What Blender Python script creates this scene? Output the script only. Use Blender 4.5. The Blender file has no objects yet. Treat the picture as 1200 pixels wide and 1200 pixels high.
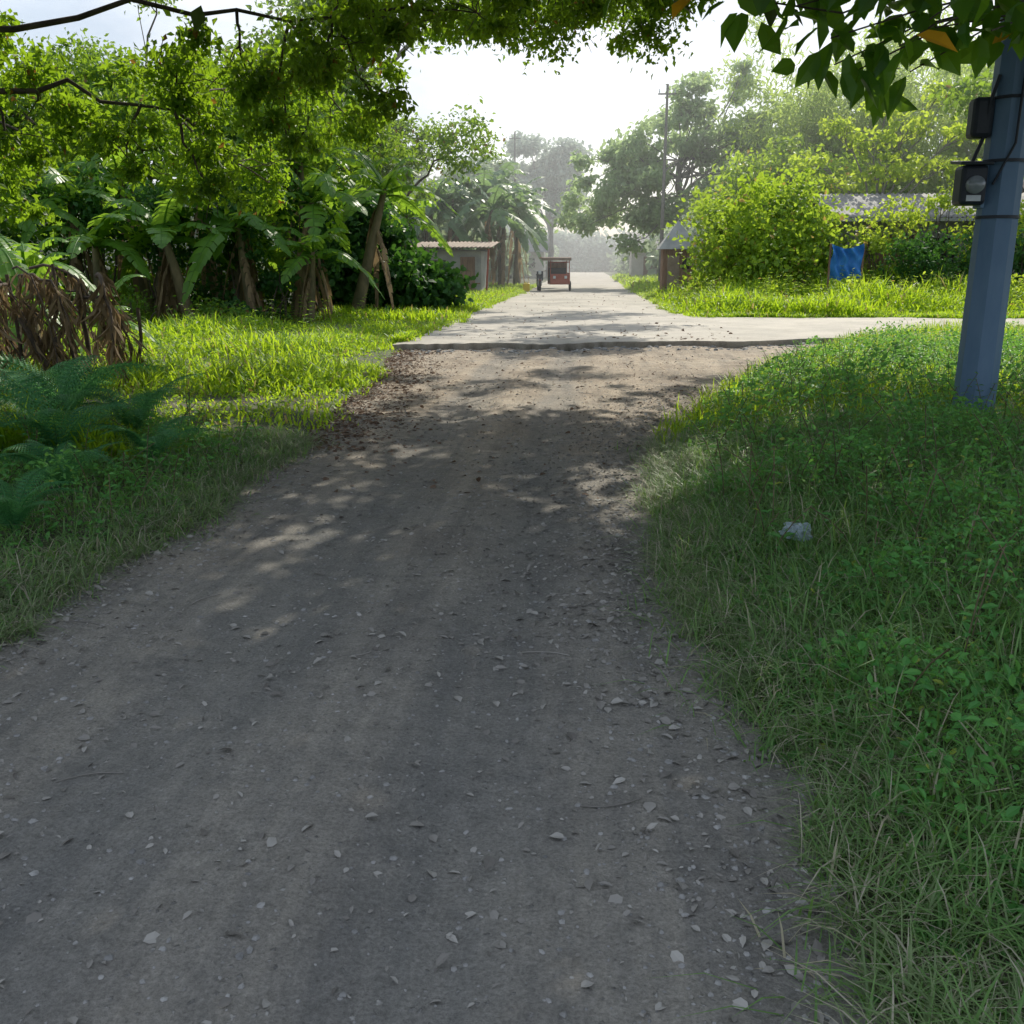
import bpy, math, numpy as np, bmesh
from mathutils import Vector, Matrix
R_ = np.random.RandomState
sc = bpy.context.scene
sc.view_settings.view_transform='Standard'; sc.view_settings.look='None'; sc.view_settings.exposure=0
COL = sc.collection

# ------------------------------------------------------------------ helpers
def link(o, parent=None):
    COL.objects.link(o)
    if parent is not None: o.parent = parent
    return o
def empty(name, loc=(0,0,0)):
    e = bpy.data.objects.new(name, None); e.empty_display_size=.3; COL.objects.link(e)
    return e
def mk(name, V, quads=None, tris=None, mat=None, smooth=False, parent=None):
    V=np.asarray(V,dtype=np.float32)
    q = np.zeros((0,4),int) if quads is None or len(quads)==0 else np.asarray(quads,dtype=np.int64)
    t = np.zeros((0,3),int) if tris is None or len(tris)==0 else np.asarray(tris,dtype=np.int64)
    loops=np.concatenate([q.ravel(),t.ravel()]).astype(np.int32)
    starts=np.concatenate([np.arange(len(q))*4, len(q)*4+np.arange(len(t))*3]).astype(np.int32)
    me=bpy.data.meshes.new(name)
    me.vertices.add(len(V)); me.vertices.foreach_set('co',V.ravel())
    me.loops.add(len(loops)); me.loops.foreach_set('vertex_index',loops)
    me.polygons.add(len(starts)); me.polygons.foreach_set('loop_start',starts)
    me.update(calc_edges=True)
    me.polygons.foreach_set('use_smooth',np.full(len(starts),smooth,dtype=bool))
    if mat: me.materials.append(mat)
    o=bpy.data.objects.new(name,me)
    return link(o,parent)
def norm(a): return a/np.maximum(np.linalg.norm(a,axis=-1,keepdims=True),1e-9)
_ph=R_(5).rand(64,4)
def fn(x,y,s=1.0,seed=0):
    r=0
    for k in range(5):
        p=_ph[(seed*5+k)%64]; a=p[0]*6.283; f=s*(.7+1.1*p[2])
        r=r+np.sin((x*np.cos(a)+y*np.sin(a))*f+p[1]*6.283+1.3*np.sin((x*np.sin(a)-y*np.cos(a))*f*.7+p[3]*6.28))
    return r/5*1.5
def sst(a,b,x):
    t=np.clip((x-a)/(b-a),0,1); return t*t*(3-2*t)

T_SMALL=(np.array([[0,0,0],[0,.5,-.06],[0,1,-.16],[-.5,.42,.07],[.5,.42,.07]]), np.array([[0,1,2,3],[0,4,2,1]]), None)
T_BIG=(np.array([[0,0,0],[0,.5,-.05],[0,1,-.22],[-.36,.22,.05],[-.46,.6,.02],[.36,.22,.05],[.46,.6,.02]]),
       np.array([[0,1,4,3],[0,5,6,1]]), np.array([[1,2,4],[1,6,2]]))
def leafarr(T,P,D,N,L,W):
    tv,tq,tt=T; D=norm(D); X=norm(np.cross(D,N)); Z=np.cross(X,D)
    L=np.broadcast_to(L,(len(P),)); W=np.broadcast_to(W,(len(P),))
    V=P[:,None,:]+X[:,None,:]*(tv[None,:,0:1]*W[:,None,None])+D[:,None,:]*(tv[None,:,1:2]*L[:,None,None])+Z[:,None,:]*(tv[None,:,2:3]*L[:,None,None])
    k=len(tv); off=(np.arange(len(P))*k)[:,None,None]
    q=(tq[None]+off).reshape(-1,4); t=None if tt is None else (tt[None]+off).reshape(-1,3)
    return V.reshape(-1,3),q,t
def leaves(name,T,P,D,N,L,W,mat,parent=None):
    V,q,t=leafarr(T,P,D,N,L,W); return mk(name,V,q,t,mat,parent=parent)
def clumpP(rs, clusters, dens, sub=.38, subn=None):
    out=[];ctr=[]
    for c in clusters:
        c=np.array(c,float); r=c[3:6]; vol=r.prod()**(1/3)
        ns=subn or max(6,int(14*vol**1.3)); 
        d=norm(rs.randn(ns,3)); rad=rs.rand(ns,1)**.45
        S=c[:3]+d*rad*r
        n=int(dens*(r[0]*r[1]+r[0]*r[2]+r[1]*r[2])/3*4)
        idx=rs.randint(0,ns,n); sz=(vol*sub)*(.6+.8*rs.rand(ns))
        p=S[idx]+rs.randn(n,3)*sz[idx][:,None]*np.array([.6,.6,.42])
        out.append(p); ctr.append(np.repeat(c[None,:3],n,0))
    return np.concatenate(out),np.concatenate(ctr)
def crown(name,rs,clusters,dens,L,W,mat,T=T_SMALL,parent=None,sub=.38,droop=.5,up=.8,zmin=.03,subn=None):
    P,C=clumpP(rs,clusters,dens,sub,subn); P=P[P[:,2]>zmin]; n=len(P)
    D=rs.randn(n,3); D[:,2]-=droop
    N=rs.randn(n,3); N[:,2]+=up
    s=.6+.7*rs.rand(n)
    return leaves(name,T,P,D,N,L*s,W*s,mat,parent)
def tubearr(paths,ns=7):
    Vs=[];Q=[];o=0
    for pts,rad in paths:
        pts=np.array(pts,float); rad=np.broadcast_to(rad,(len(pts),))
        tg=norm(np.gradient(pts,axis=0)); ref=np.array([0.13,.21,1.]) if abs(tg[0,2])<.8 else np.array([1.,.1,.1])
        a=norm(np.cross(tg,ref)); b=np.cross(tg,a)
        th=np.arange(ns)/ns*2*np.pi
        ring=pts[:,None,:]+rad[:,None,None]*(np.cos(th)[None,:,None]*a[:,None,:]+np.sin(th)[None,:,None]*b[:,None,:])
        Vs.append(ring.reshape(-1,3)); m=len(pts)
        i=np.arange(m-1)[:,None]*ns; j=np.arange(ns)[None,:]; j2=(j+1)%ns
        Q.append(np.stack([i+j,i+j2,i+ns+j2,i+ns+j],-1).reshape(-1,4)+o); o+=m*ns
    return np.concatenate(Vs),np.concatenate(Q)
def tubes(name,paths,mat,ns=7,parent=None,smooth=True):
    V,Q=tubearr(paths,ns); return mk(name,V,Q,None,mat,smooth,parent)
def bez(a,b,rs,lift=.3,n=8,wob=.05):
    a=np.array(a,float);b=np.array(b,float);L=np.linalg.norm(b-a)
    c=(a+b)/2+np.array([0,0,lift*L])+rs.randn(3)*wob*L
    t=np.linspace(0,1,n)[:,None]
    p=(1-t)**2*a+2*t*(1-t)*c+t*t*b
    p[1:-1]+=rs.randn(n-2,3)*wob*.25*L
    return p
def limbs(rs,base,fork,clusters,r0,lift=.2,twigs=4,rmin=.012,kr=.016,wob=.06):
    paths=[]; base=np.array(base,float); fork=np.array(fork,float)
    tr=bez(base,fork,rs,0,8,.05); rr=np.linspace(r0,r0*.62,8); rr[0]*=1.5; rr[1]*=1.1
    paths.append((tr,rr))
    for c in clusters:
        c=np.array(c,float); st=tr[rs.randint(5,8)]
        p=bez(st,c[:3],rs,lift,9,wob); d=np.linalg.norm(c[:3]-st)
        rb=min(r0*.42,.02+kr*d); paths.append((p,np.linspace(rb,max(rmin,rb*.3),9)))
        for k in range(twigs):
            e=c[:3]+norm(rs.randn(3))*c[3:6]*.85
            s=p[rs.randint(5,9)]
            paths.append((bez(s,e,rs,.08,5,.08),np.linspace(max(rmin,rb*.28),rmin*.5,5)))
    return paths
def limbs2(rs,trk,rt_,mains_to,clusters,rm=.13,rb=.018,extra=()):
    """trunk, a few main limbs, then short branches from the nearest point of a main limb"""
    paths=[(trk,rt_)]; mains=[bez(trk[-1],m,rs,.12,12,.03) for m in mains_to]
    for m_ in mains: paths.append((m_,np.linspace(rm,rm*.22,12)))
    for m_,r in extra: paths.append((m_,r))
    allm=np.concatenate([m_[3:] for m_ in mains]+[m_[3:] for m_,_ in extra])
    for c in clusters:
        c=np.array(c); d=np.linalg.norm(allm-c[:3],axis=1); st=allm[d.argmin()]
        p=bez(st,c[:3],rs,.08,7,.08); paths.append((p,np.linspace(rb,rb*.4,7)))
        for k in range(4): paths.append((bez(p[rs.randint(3,7)],c[:3]+norm(rs.randn(3))*c[3:6]*.9,rs,.05,5,.08),np.linspace(rb*.4,rb*.17,5)))
    return paths
def tree(name,rs,base,fork,clusters,r0,dens,L,W,lmat,bmat,lift=.2,T=T_SMALL,droop=.5,twigs=4,sub=.38,up=.8,subn=None,kr=.016):
    e=empty(name)
    tubes('trunk_and_limbs',limbs(rs,base,fork,clusters,r0,lift,twigs,kr=kr),bmat,7,e)
    crown('crown',rs,clusters,dens,L,W,lmat,T,e,sub,droop,up,subn=subn)
    return e
def box(name,c,s,mat,parent=None,rot=(0,0,0),bev=.01):
    me=bpy.data.meshes.new(name); x,y,z=[v/2 for v in s]
    V=[(i*x,j*y,k*z) for i in(-1,1) for j in(-1,1) for k in(-1,1)]
    me.from_pydata(V,[],[(0,1,3,2),(4,6,7,5),(0,4,5,1),(2,3,7,6),(0,2,6,4),(1,5,7,3)])
    me.materials.append(mat); o=bpy.data.objects.new(name,me); o.location=c; o.rotation_euler=rot
    if bev: b=o.modifiers.new('b','BEVEL'); b.width=bev; b.segments=2
    return link(o,parent)
def ring(name,c,R,r,mat,parent):
    th=np.linspace(0,2*np.pi,25); V,Q=[],[]
    n=8; ph=np.arange(n)/n*2*np.pi
    for a in th[:-1]:
        for b in ph:
            rr=R+r*np.cos(b); V.append((c[0]+r*np.sin(b),c[1]+rr*np.cos(a),c[2]+rr*np.sin(a)))
    m=24
    for i in range(m):
        for j in range(n):
            Q.append((i*n+j,i*n+(j+1)%n,((i+1)%m)*n+(j+1)%n,((i+1)%m)*n+j))
    return mk(name,V,Q,None,mat,True,parent)

# ------------------------------------------------------------------ materials
def newmat(name):
    m=bpy.data.materials.new(name); m.use_nodes=True; nt=m.node_tree; nt.nodes.clear()
    out=nt.nodes.new('ShaderNodeOutputMaterial'); return m,nt,out
def N(nt,t,**kw):
    n=nt.nodes.new(t)
    for k,v in kw.items(): setattr(n,k,v)
    return n
def noise(nt,vec,scale,detail=4,rough=.55):
    n=N(nt,'ShaderNodeTexNoise'); n.inputs['Scale'].default_value=scale; n.inputs['Detail'].default_value=detail; n.inputs['Roughness'].default_value=rough
    nt.links.new(vec,n.inputs['Vector']); return n.outputs['Fac']
def ramp(nt,fac,stops):
    r=N(nt,'ShaderNodeValToRGB'); e=r.color_ramp.elements
    while len(e)<len(stops): e.new(.5)
    for el,(p,c) in zip(e,stops): el.position=p; el.color=(*c,1) if len(c)==3 else c
    nt.links.new(fac,r.inputs[0]); return r.outputs[0]
def mix(nt,fac,a,b,bt='MIX'):
    m=N(nt,'ShaderNodeMix',data_type='RGBA',blend_type=bt)
    for s,v in ((0,fac),(6,a),(7,b)):
        if hasattr(v,'is_linked'): nt.links.new(v,m.inputs[s])
        elif s==0: m.inputs[0].default_value=v
        else: m.inputs[s].default_value=(*v,1)
    return m.outputs[2]
def leafmat(name,dark,light,trans,tfac=.4,rough=.5,ns=.7,dead=None,deadp=.04,spec=.35):
    m,nt,out=newmat(name); L=nt.links
    geo=N(nt,'ShaderNodeNewGeometry'); tc=N(nt,'ShaderNodeTexCoord')
    rnd=geo.outputs['Random Per Island']; nz=noise(nt,tc.outputs['Object'],ns,2)
    a=N(nt,'ShaderNodeMath',operation='ADD'); L.new(rnd,a.inputs[0]); L.new(nz,a.inputs[1])
    b=N(nt,'ShaderNodeMath',operation='MULTIPLY'); L.new(a.outputs[0],b.inputs[0]); b.inputs[1].default_value=.5
    c=ramp(nt,b.outputs[0],[(.15,dark),(.85,light)])
    tcol=ramp(nt,b.outputs[0],[(.15,tuple(v*.65 for v in trans)),(.85,trans)])
    if dead:
        f=N(nt,'ShaderNodeMath',operation='LESS_THAN'); L.new(rnd,f.inputs[0]); f.inputs[1].default_value=deadp
        c=mix(nt,f.outputs[0],c,dead); tcol=mix(nt,f.outputs[0],tcol,dead)
    p=N(nt,'ShaderNodeBsdfPrincipled'); p.inputs['Roughness'].default_value=rough; p.inputs['Specular IOR Level'].default_value=spec
    L.new(c,p.inputs['Base Color'])
    t=N(nt,'ShaderNodeBsdfTranslucent'); L.new(tcol,t.inputs[0])
    ms=N(nt,'ShaderNodeMixShader'); ms.inputs[0].default_value=tfac
    L.new(p.outputs[0],ms.inputs[1]); L.new(t.outputs[0],ms.inputs[2]); L.new(ms.outputs[0],out.inputs[0])
    return m
def solid(name,c1,c2,scale=3,rough=.8,bump=.2,bscale=30,metal=0,stretch=(1,1,1),spec=.3):
    m,nt,out=newmat(name); L=nt.links
    tc=N(nt,'ShaderNodeTexCoord'); mp=N(nt,'ShaderNodeMapping'); mp.inputs['Scale'].default_value=stretch
    L.new(tc.outputs['Object'],mp.inputs[0]); v=mp.outputs[0]
    c=ramp(nt,noise(nt,v,scale,5,.65),[(.3,c1),(.7,c2)])
    p=N(nt,'ShaderNodeBsdfPrincipled'); p.inputs['Roughness'].default_value=rough; p.inputs['Metallic'].default_value=metal; p.inputs['Specular IOR Level'].default_value=spec
    L.new(c,p.inputs['Base Color'])
    if bump:
        b=N(nt,'ShaderNodeBump'); b.inputs['Strength'].default_value=bump; b.inputs['Distance'].default_value=.02
        L.new(noise(nt,v,bscale,4),b.inputs['Height']); L.new(b.outputs[0],p.inputs['Normal'])
    L.new(p.outputs[0],out.inputs[0]); return m

M_bark=solid('bark',(.05,.04,.03),(.14,.115,.09),6,.9,.6,25,stretch=(1,1,.3))
M_barkfar=solid('bark_far_haze',(.16,.15,.14),(.26,.24,.22),6,.9,.2)  # far bark, lightened to carry distance haze in its colour
M_can=leafmat('canopy_leaf',(.025,.07,.012),(.07,.16,.02),(.46,.72,.03),.47,dead=(.3,.16,.03),deadp=.01)
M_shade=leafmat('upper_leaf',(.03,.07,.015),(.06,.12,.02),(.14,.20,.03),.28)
M_big=leafmat('broad_leaf',(.02,.075,.015),(.06,.16,.022),(.36,.66,.03),.47,rough=.35,dead=(.75,.38,.02),deadp=.04)
M_bush=leafmat('bush_leaf',(.03,.09,.016),(.09,.21,.025),(.42,.64,.04),.45,dead=(.25,.17,.06),deadp=.02)
M_limebush=leafmat('lime_bush_leaf',(.07,.15,.02),(.18,.30,.035),(.6,.82,.06),.5,dead=(.5,.35,.1),deadp=.03)  # yellower bush leaf, a tone between the bush and lime leaves
M_dark=leafmat('vine_leaf',(.018,.06,.018),(.045,.13,.03),(.14,.34,.04),.35,rough=.5,spec=.2)
M_yel=leafmat('lime_leaf',(.16,.26,.03),(.30,.42,.05),(.75,.92,.08),.55)
M_bam=leafmat('bamboo_leaf',(.20,.30,.07),(.34,.46,.11),(.7,.88,.18),.5)
M_talis=leafmat('hazy_leaf',(.18,.27,.14),(.32,.43,.22),(.58,.76,.32),.5)  # pale grey-green leaf with distance haze put into the colour
M_far=leafmat('far_haze_leaf',(.18,.27,.17),(.30,.39,.26),(.46,.58,.33),.4,ns=.1)  # far foliage: haze painted in as a paler base tone
M_far2=leafmat('farther_haze_leaf',(.26,.34,.28),(.36,.44,.36),(.46,.56,.44),.4,ns=.1)  # palest far foliage, more haze in the base tone
M_gr=leafmat('grass_blade',(.10,.21,.012),(.22,.38,.03),(.68,.92,.04),.5,ns=1.2,dead=(.45,.36,.14),deadp=.05)
M_grs=leafmat('roadside_grass',(.07,.18,.05),(.20,.36,.12),(.4,.62,.12),.38,ns=1.5,dead=(.46,.42,.30),deadp=.10)
M_dry=leafmat('dry_grass',(.11,.20,.08),(.27,.35,.17),(.4,.52,.2),.35,ns=1.5,dead=(.5,.46,.36),deadp=.22)
M_weed=leafmat('weed_leaf',(.04,.17,.045),(.14,.40,.10),(.32,.64,.10),.40,ns=2.2,dead=(.34,.42,.07),deadp=.02)
M_fern=leafmat('fern_frond',(.04,.17,.065),(.09,.29,.10),(.2,.5,.13),.38,ns=1.8)
M_ban=leafmat('banana_leaf',(.05,.14,.02),(.11,.25,.035),(.42,.68,.05),.5,rough=.4,ns=1)
M_banfar=leafmat('banana_leaf_far_haze',(.06,.14,.07),(.15,.27,.13),(.32,.5,.16),.4,rough=.35,ns=1)  # far copy of the banana leaf, greyer and paler: haze put into colour
M_bandry=leafmat('dry_banana_leaf',(.12,.085,.05),(.34,.25,.15),(.4,.28,.15),.3,rough=.8)
M_stem=solid('banana_stem',(.05,.055,.025),(.22,.17,.10),4,.7,.5,20,stretch=(1,1,.35))
M_stick=solid('dry_sticks',(.05,.04,.036),(.17,.125,.10),8,.9,.3)

def m_ground():
    m,nt,out=newmat('ground_soil'); L=nt.links
    tc=N(nt,'ShaderNodeTexCoord'); v=tc.outputs['Object']
    a=ramp(nt,noise(nt,v,.6,6),[(.35,(.06,.10,.03)),(.6,(.10,.13,.05))])
    b=ramp(nt,noise(nt,v,14,5,.7),[(.35,(.06,.052,.042)),(.7,(.17,.15,.12))])
    c=mix(nt,ramp(nt,noise(nt,v,5,5,.7),[(.42,(0,0,0)),(.6,(1,1,1))]),b,a)
    p=N(nt,'ShaderNodeBsdfPrincipled'); p.inputs['Roughness'].default_value=.95; L.new(c,p.inputs[0])
    bp=N(nt,'ShaderNodeBump'); bp.inputs['Strength'].default_value=.8; bp.inputs['Distance'].default_value=.03
    L.new(noise(nt,v,25,5,.7),bp.inputs['Height']); L.new(bp.outputs[0],p.inputs['Normal']); L.new(p.outputs[0],out.inputs[0]); return m
def m_dirt():
    m,nt,out=newmat('packed_dirt'); L=nt.links
    tc=N(nt,'ShaderNodeTexCoord'); v=tc.outputs['Object']
    grey=ramp(nt,noise(nt,v,.9,7,.65),[(.28,(.20,.197,.19)),(.5,(.27,.263,.245)),(.74,(.38,.36,.32))])
    brown=ramp(nt,noise(nt,v,1.3,7,.65),[(.28,(.24,.19,.145)),(.5,(.35,.285,.22)),(.74,(.48,.41,.33))])
    sx=N(nt,'ShaderNodeSeparateXYZ'); L.new(v,sx.inputs[0])
    ya=N(nt,'ShaderNodeMath',operation='MULTIPLY_ADD'); L.new(noise(nt,v,.8,4),ya.inputs[0]); ya.inputs[1].default_value=7; L.new(sx.outputs[1],ya.inputs[2])
    mr0=N(nt,'ShaderNodeMapRange'); mr0.inputs[1].default_value=8; mr0.inputs[2].default_value=14.5; mr0.inputs[3].default_value=.12; mr0.inputs[4].default_value=1; L.new(ya.outputs[0],mr0.inputs[0])
    base=mix(nt,mr0.outputs[0],grey,brown)  # greyer near, browner up the road: sunlit warmth painted into the albedo
    mp=N(nt,'ShaderNodeMapping'); mp.inputs['Scale'].default_value=(5,.35,1); L.new(v,mp.inputs[0])
    st=ramp(nt,noise(nt,mp.outputs[0],1.0,7,.7),[(.35,(.72,.73,.75)),(.62,(1.12,1.1,1.07))])
    c=mix(nt,1.0,base,st,'MULTIPLY')
    wob=N(nt,'ShaderNodeMath',operation='MULTIPLY_ADD'); L.new(noise(nt,v,.5,2),wob.inputs[0]); wob.inputs[1].default_value=.5; L.new(sx.outputs[0],wob.inputs[2])
    def band(cx,w):
        d=N(nt,'ShaderNodeMath',operation='SUBTRACT'); L.new(wob.outputs[0],d.inputs[0]); d.inputs[1].default_value=cx+.25
        a=N(nt,'ShaderNodeMath',operation='ABSOLUTE'); L.new(d.outputs[0],a.inputs[0])
        mr=N(nt,'ShaderNodeMapRange'); mr.interpolation_type='SMOOTHSTEP'; mr.inputs[1].default_value=w*.3; mr.inputs[2].default_value=w; mr.inputs[3].default_value=1; mr.inputs[4].default_value=0
        L.new(a.outputs[0],mr.inputs[0]); return mr.outputs[0]
    tr=N(nt,'ShaderNodeMath',operation='MAXIMUM'); L.new(band(-1.35,.4),tr.inputs[0]); L.new(band(-.35,.34),tr.inputs[1])
    trf=N(nt,'ShaderNodeMath',operation='MULTIPLY'); L.new(tr.outputs[0],trf.inputs[0]); trf.inputs[1].default_value=.42
    c=mix(nt,trf.outputs[0],c,(.175,.178,.175))
    dk=ramp(nt,noise(nt,v,2.6,4,.7),[(.57,(0,0,0)),(.72,(.6,.6,.6))]); c=mix(nt,dk,c,(.12,.12,.12))
    nz=N(nt,'ShaderNodeTexNoise'); nz.inputs['Scale'].default_value=60; nz.inputs['Detail'].default_value=3; L.new(v,nz.inputs['Vector'])
    va=N(nt,'ShaderNodeVectorMath',operation='MULTIPLY_ADD'); L.new(nz.outputs['Color'],va.inputs[0]); va.inputs[1].default_value=(.022,.022,.022); L.new(v,va.inputs[2])
    vo=N(nt,'ShaderNodeTexVoronoi'); vo.inputs['Scale'].default_value=42; L.new(va.outputs[0],vo.inputs['Vector'])
    sp=ramp(nt,vo.outputs['Distance'],[(.12,(1,1,1)),(.3,(0,0,0))])
    sel=N(nt,'ShaderNodeSeparateColor'); L.new(vo.outputs['Color'],sel.inputs[0])
    thr=N(nt,'ShaderNodeMath',operation='GREATER_THAN'); L.new(sel.outputs[0],thr.inputs[0]); thr.inputs[1].default_value=.72
    f=N(nt,'ShaderNodeMath',operation='MULTIPLY'); L.new(sp,f.inputs[0]); L.new(thr.outputs[0],f.inputs[1])
    gcol=ramp(nt,sel.outputs[1],[(0,(.13,.13,.13)),(.6,(.38,.37,.36)),(1,(.56,.54,.52))])
    f2=N(nt,'ShaderNodeMath',operation='MULTIPLY'); L.new(f.outputs[0],f2.inputs[0]); f2.inputs[1].default_value=.7
    c=mix(nt,f2.outputs[0],c,gcol)
    fine=ramp(nt,noise(nt,v,90,4,.8),[(.3,(.60,.60,.60)),(.7,(1.32,1.32,1.32))]); c=mix(nt,1.0,c,fine,'MULTIPLY')
    med=ramp(nt,noise(nt,v,17,4,.7),[(.3,(.84,.84,.84)),(.7,(1.14,1.14,1.14))]); c=mix(nt,1.0,c,med,'MULTIPLY')
    p=N(nt,'ShaderNodeBsdfPrincipled'); p.inputs['Roughness'].default_value=.85; p.inputs['Specular IOR Level'].default_value=.3; L.new(c,p.inputs[0])
    h=N(nt,'ShaderNodeMath',operation='MULTIPLY_ADD'); L.new(f.outputs[0],h.inputs[0]); h.inputs[1].default_value=.5; L.new(noise(nt,v,45,6,.75),h.inputs[2])
    h2=N(nt,'ShaderNodeMath',operation='MULTIPLY_ADD'); L.new(noise(nt,v,7,4),h2.inputs[0]); h2.inputs[1].default_value=1.5; L.new(h.outputs[0],h2.inputs[2])
    bp=N(nt,'ShaderNodeBump'); bp.inputs['Strength'].default_value=.9; bp.inputs['Distance'].default_value=.016
    L.new(h2.outputs[0],bp.inputs['Height']); L.new(bp.outputs[0],p.inputs['Normal']); L.new(p.outputs[0],out.inputs[0]); return m
def m_conc():
    m,nt,out=newmat('dusty_concrete'); L=nt.links
    tc=N(nt,'ShaderNodeTexCoord'); v=tc.outputs['Object']
    c=ramp(nt,noise(nt,v,.5,7,.65),[(.3,(.26,.24,.21)),(.5,(.37,.335,.29)),(.72,(.47,.42,.36))])
    c=mix(nt,ramp(nt,noise(nt,v,1.7,6,.75),[(.52,(0,0,0)),(.72,(.7,.7,.7))]),c,(.21,.18,.145))
    fine=ramp(nt,noise(nt,v,30,5,.8),[(.3,(.78,.78,.78)),(.7,(1.18,1.18,1.18))]); c=mix(nt,1.0,c,fine,'MULTIPLY')
    p=N(nt,'ShaderNodeBsdfPrincipled'); p.inputs['Roughness'].default_value=.8; L.new(c,p.inputs[0])
    bp=N(nt,'ShaderNodeBump'); bp.inputs['Strength'].default_value=.5; bp.inputs['Distance'].default_value=.02
    L.new(noise(nt,v,12,6,.7),bp.inputs['Height']); L.new(bp.outputs[0],p.inputs['Normal']); L.new(p.outputs[0],out.inputs[0]); return m
M_conc=m_conc()
M_stone=solid('stone',(.14,.14,.14),(.42,.41,.40),9,.85,.3)
M_litter=leafmat('leaf_litter',(.11,.10,.09),(.47,.45,.42),(.2,.17,.13),.1,rough=.8,ns=3)
M_litbr=leafmat('brown_leaf_litter',(.08,.05,.035),(.27,.18,.125),(.25,.15,.09),.15,rough=.8,ns=3)
M_galv=solid('galvanised_steel',(.085,.16,.27),(.17,.26,.38),2,.5,.1,40,metal=.1,stretch=(1,1,.3))
M_blk=solid('black_plastic',(.018,.024,.035),(.035,.042,.055),5,.45,0)
M_wht=solid('white_plastic',(.5,.55,.6),(.7,.73,.76),5,.4,0)
M_glass=solid('meter_glass',(.2,.23,.26),(.34,.37,.40),5,.12,0,spec=.7)

# ------------------------------------------------------------------ terrain
yl=[-5,3.3,5.7,8.2,11,13,16.9,17.5,25,46,160]; xl=[-2.4,-2.34,-2.28,-2.36,-2.6,-2.8,-3.3,-3.5,-3.5,-3.6,-3.6]
yr=[-5,1.6,2.4,3.75,5.7,8.5,11.9,14.5,17.5,19.6,20.5,160]; xr=[.78,.64,.56,.42,.39,.63,1.7,2.8,4.4,5.2,2.6,2.4]
def XL(y): return np.interp(y,yl,xl)+.07*fn(y,y*.3,2.3,1)+.04*fn(y,y,7,3)
def XR(y): return np.interp(y,yr,xr)+.07*fn(y,y*.3,2.6,2)+.04*fn(y,y,8,4)
def yn(x): return np.interp(x,[2,5.2,7,9,14,60],[17.6,19.3,21.4,22.8,24,25])
YF=26.6
def sdist(x,y):
    s=np.maximum(XL(y)-x,x-XR(y))
    c=np.maximum(np.maximum(yn(x)-y,y-YF),2-x)
    return np.minimum(s,c)
def gz(x,y):
    s=sdist(x,y)
    left=x<-1
    side=np.where(left,.05+.10*sst(.3,3,s),.06+.12*sst(.2,1.8,s)*(1-sst(9,14,y))+.05*sst(17,20,y))
    h=-.07+(side+.07)*sst(-.2,.35,s)
    h=h+.5*sst(27.5,37,y)*sst(.3,3,x-3.2)*(1-sst(60,90,y))
    h=h+.02*fn(x,y,2.2,3)*sst(.1,.6,s)
    return h
xs=np.concatenate([-np.geomspace(700,9,34),np.arange(-8.9,11,.16),np.geomspace(11.2,700,34)])
ys=np.concatenate([-np.geomspace(500,3.2,16),np.arange(-3,30,.17),np.geomspace(30.3,900,44)])
GX,GY=np.meshgrid(xs,ys); nx,ny=len(xs),len(ys)
i=np.arange(ny-1)[:,None]*nx+np.arange(nx-1)[None]; Q=np.stack([i,i+1,i+nx+1,i+nx],-1).reshape(-1,4)
mk('ground',np.stack([GX,GY,gz(GX,GY)],-1).reshape(-1,3),Q,None,m_ground(),True)

def dz(x,y):
    z=.012*fn(x,y,1.6,4)+.006*fn(x,y,6,5)+.003*fn(x,y,17,6)
    z=z-.02*np.exp(-((x+1.35)/.25)**2)-.02*np.exp(-((x+.35)/.22)**2)
    z=z-.07*np.exp(-((x-2.2)/1.0)**2-((y-16.6)/.7)**2)-.04*np.exp(-((x+.5)/.8)**2-((y-16.2)/.9)**2)
    z=z+.02*fn(x,y,4,7)*sst(11,15,y)+.012*fn(x,y,9,8)*sst(10,15,y)
    return z
vy=np.concatenate([np.arange(-3,8,.05),np.arange(8,18.6,.08)]); u=np.linspace(0,1,100)
Y=np.repeat(vy[:,None],100,1); x0=np.interp(vy,yl,xl)-.55; x1=np.interp(vy,yr,xr)+.6
X=x0[:,None]+(x1-x0)[:,None]*u[None]; i=np.arange(len(vy)-1)[:,None]*100+np.arange(99)[None]
Q=np.stack([i,i+1,i+101,i+100],-1).reshape(-1,4)
mk('dirt_road',np.stack([X,Y,dz(X,Y)],-1).reshape(-1,3),Q,None,m_dirt(),True)

def slab(x0,x1,yn_,yf_,nx,rows,front=True):
    xx=np.linspace(x0,x1,nx); V=[];Qs=[]
    a=yn_(xx); b=yf_(xx); t=np.linspace(0,1,rows)**2.2
    Yg=a[None]+(b-a)[None]*t[:,None]; Xg=np.repeat(xx[None],rows,0)
    Zg=.10+.012*fn(Xg,Yg,1.2,8)
    top=np.stack([Xg,Yg,Zg],-1); skirt=top[0].copy(); skirt[:,2]=-.12; skirt[:,1]+=.03
    top[0,:,2]-=.02+.015*fn(xx,xx,11,2)
    G=np.concatenate([skirt[None],top],0); bk=top[-1].copy(); bk[:,2]=-.12; G=np.concatenate([G,bk[None]],0)
    n=nx; i=np.arange(rows+1)[:,None]*n+np.arange(n-1)[None]
    Qa=np.stack([i,i+1,i+n+1,i+n],-1).reshape(-1,4); V=G.reshape(-1,3)
    for col in (0,n-1):
        s=top[:,col].copy(); s2=s.copy(); s2[:,2]=-.12; o=len(V); V=np.concatenate([V,s,s2])
        j=np.arange(rows-1); Qa=np.concatenate([Qa,np.stack([o+j,o+j+1,o+rows+j+1,o+rows+j],-1)])
    return V,Qa
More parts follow.
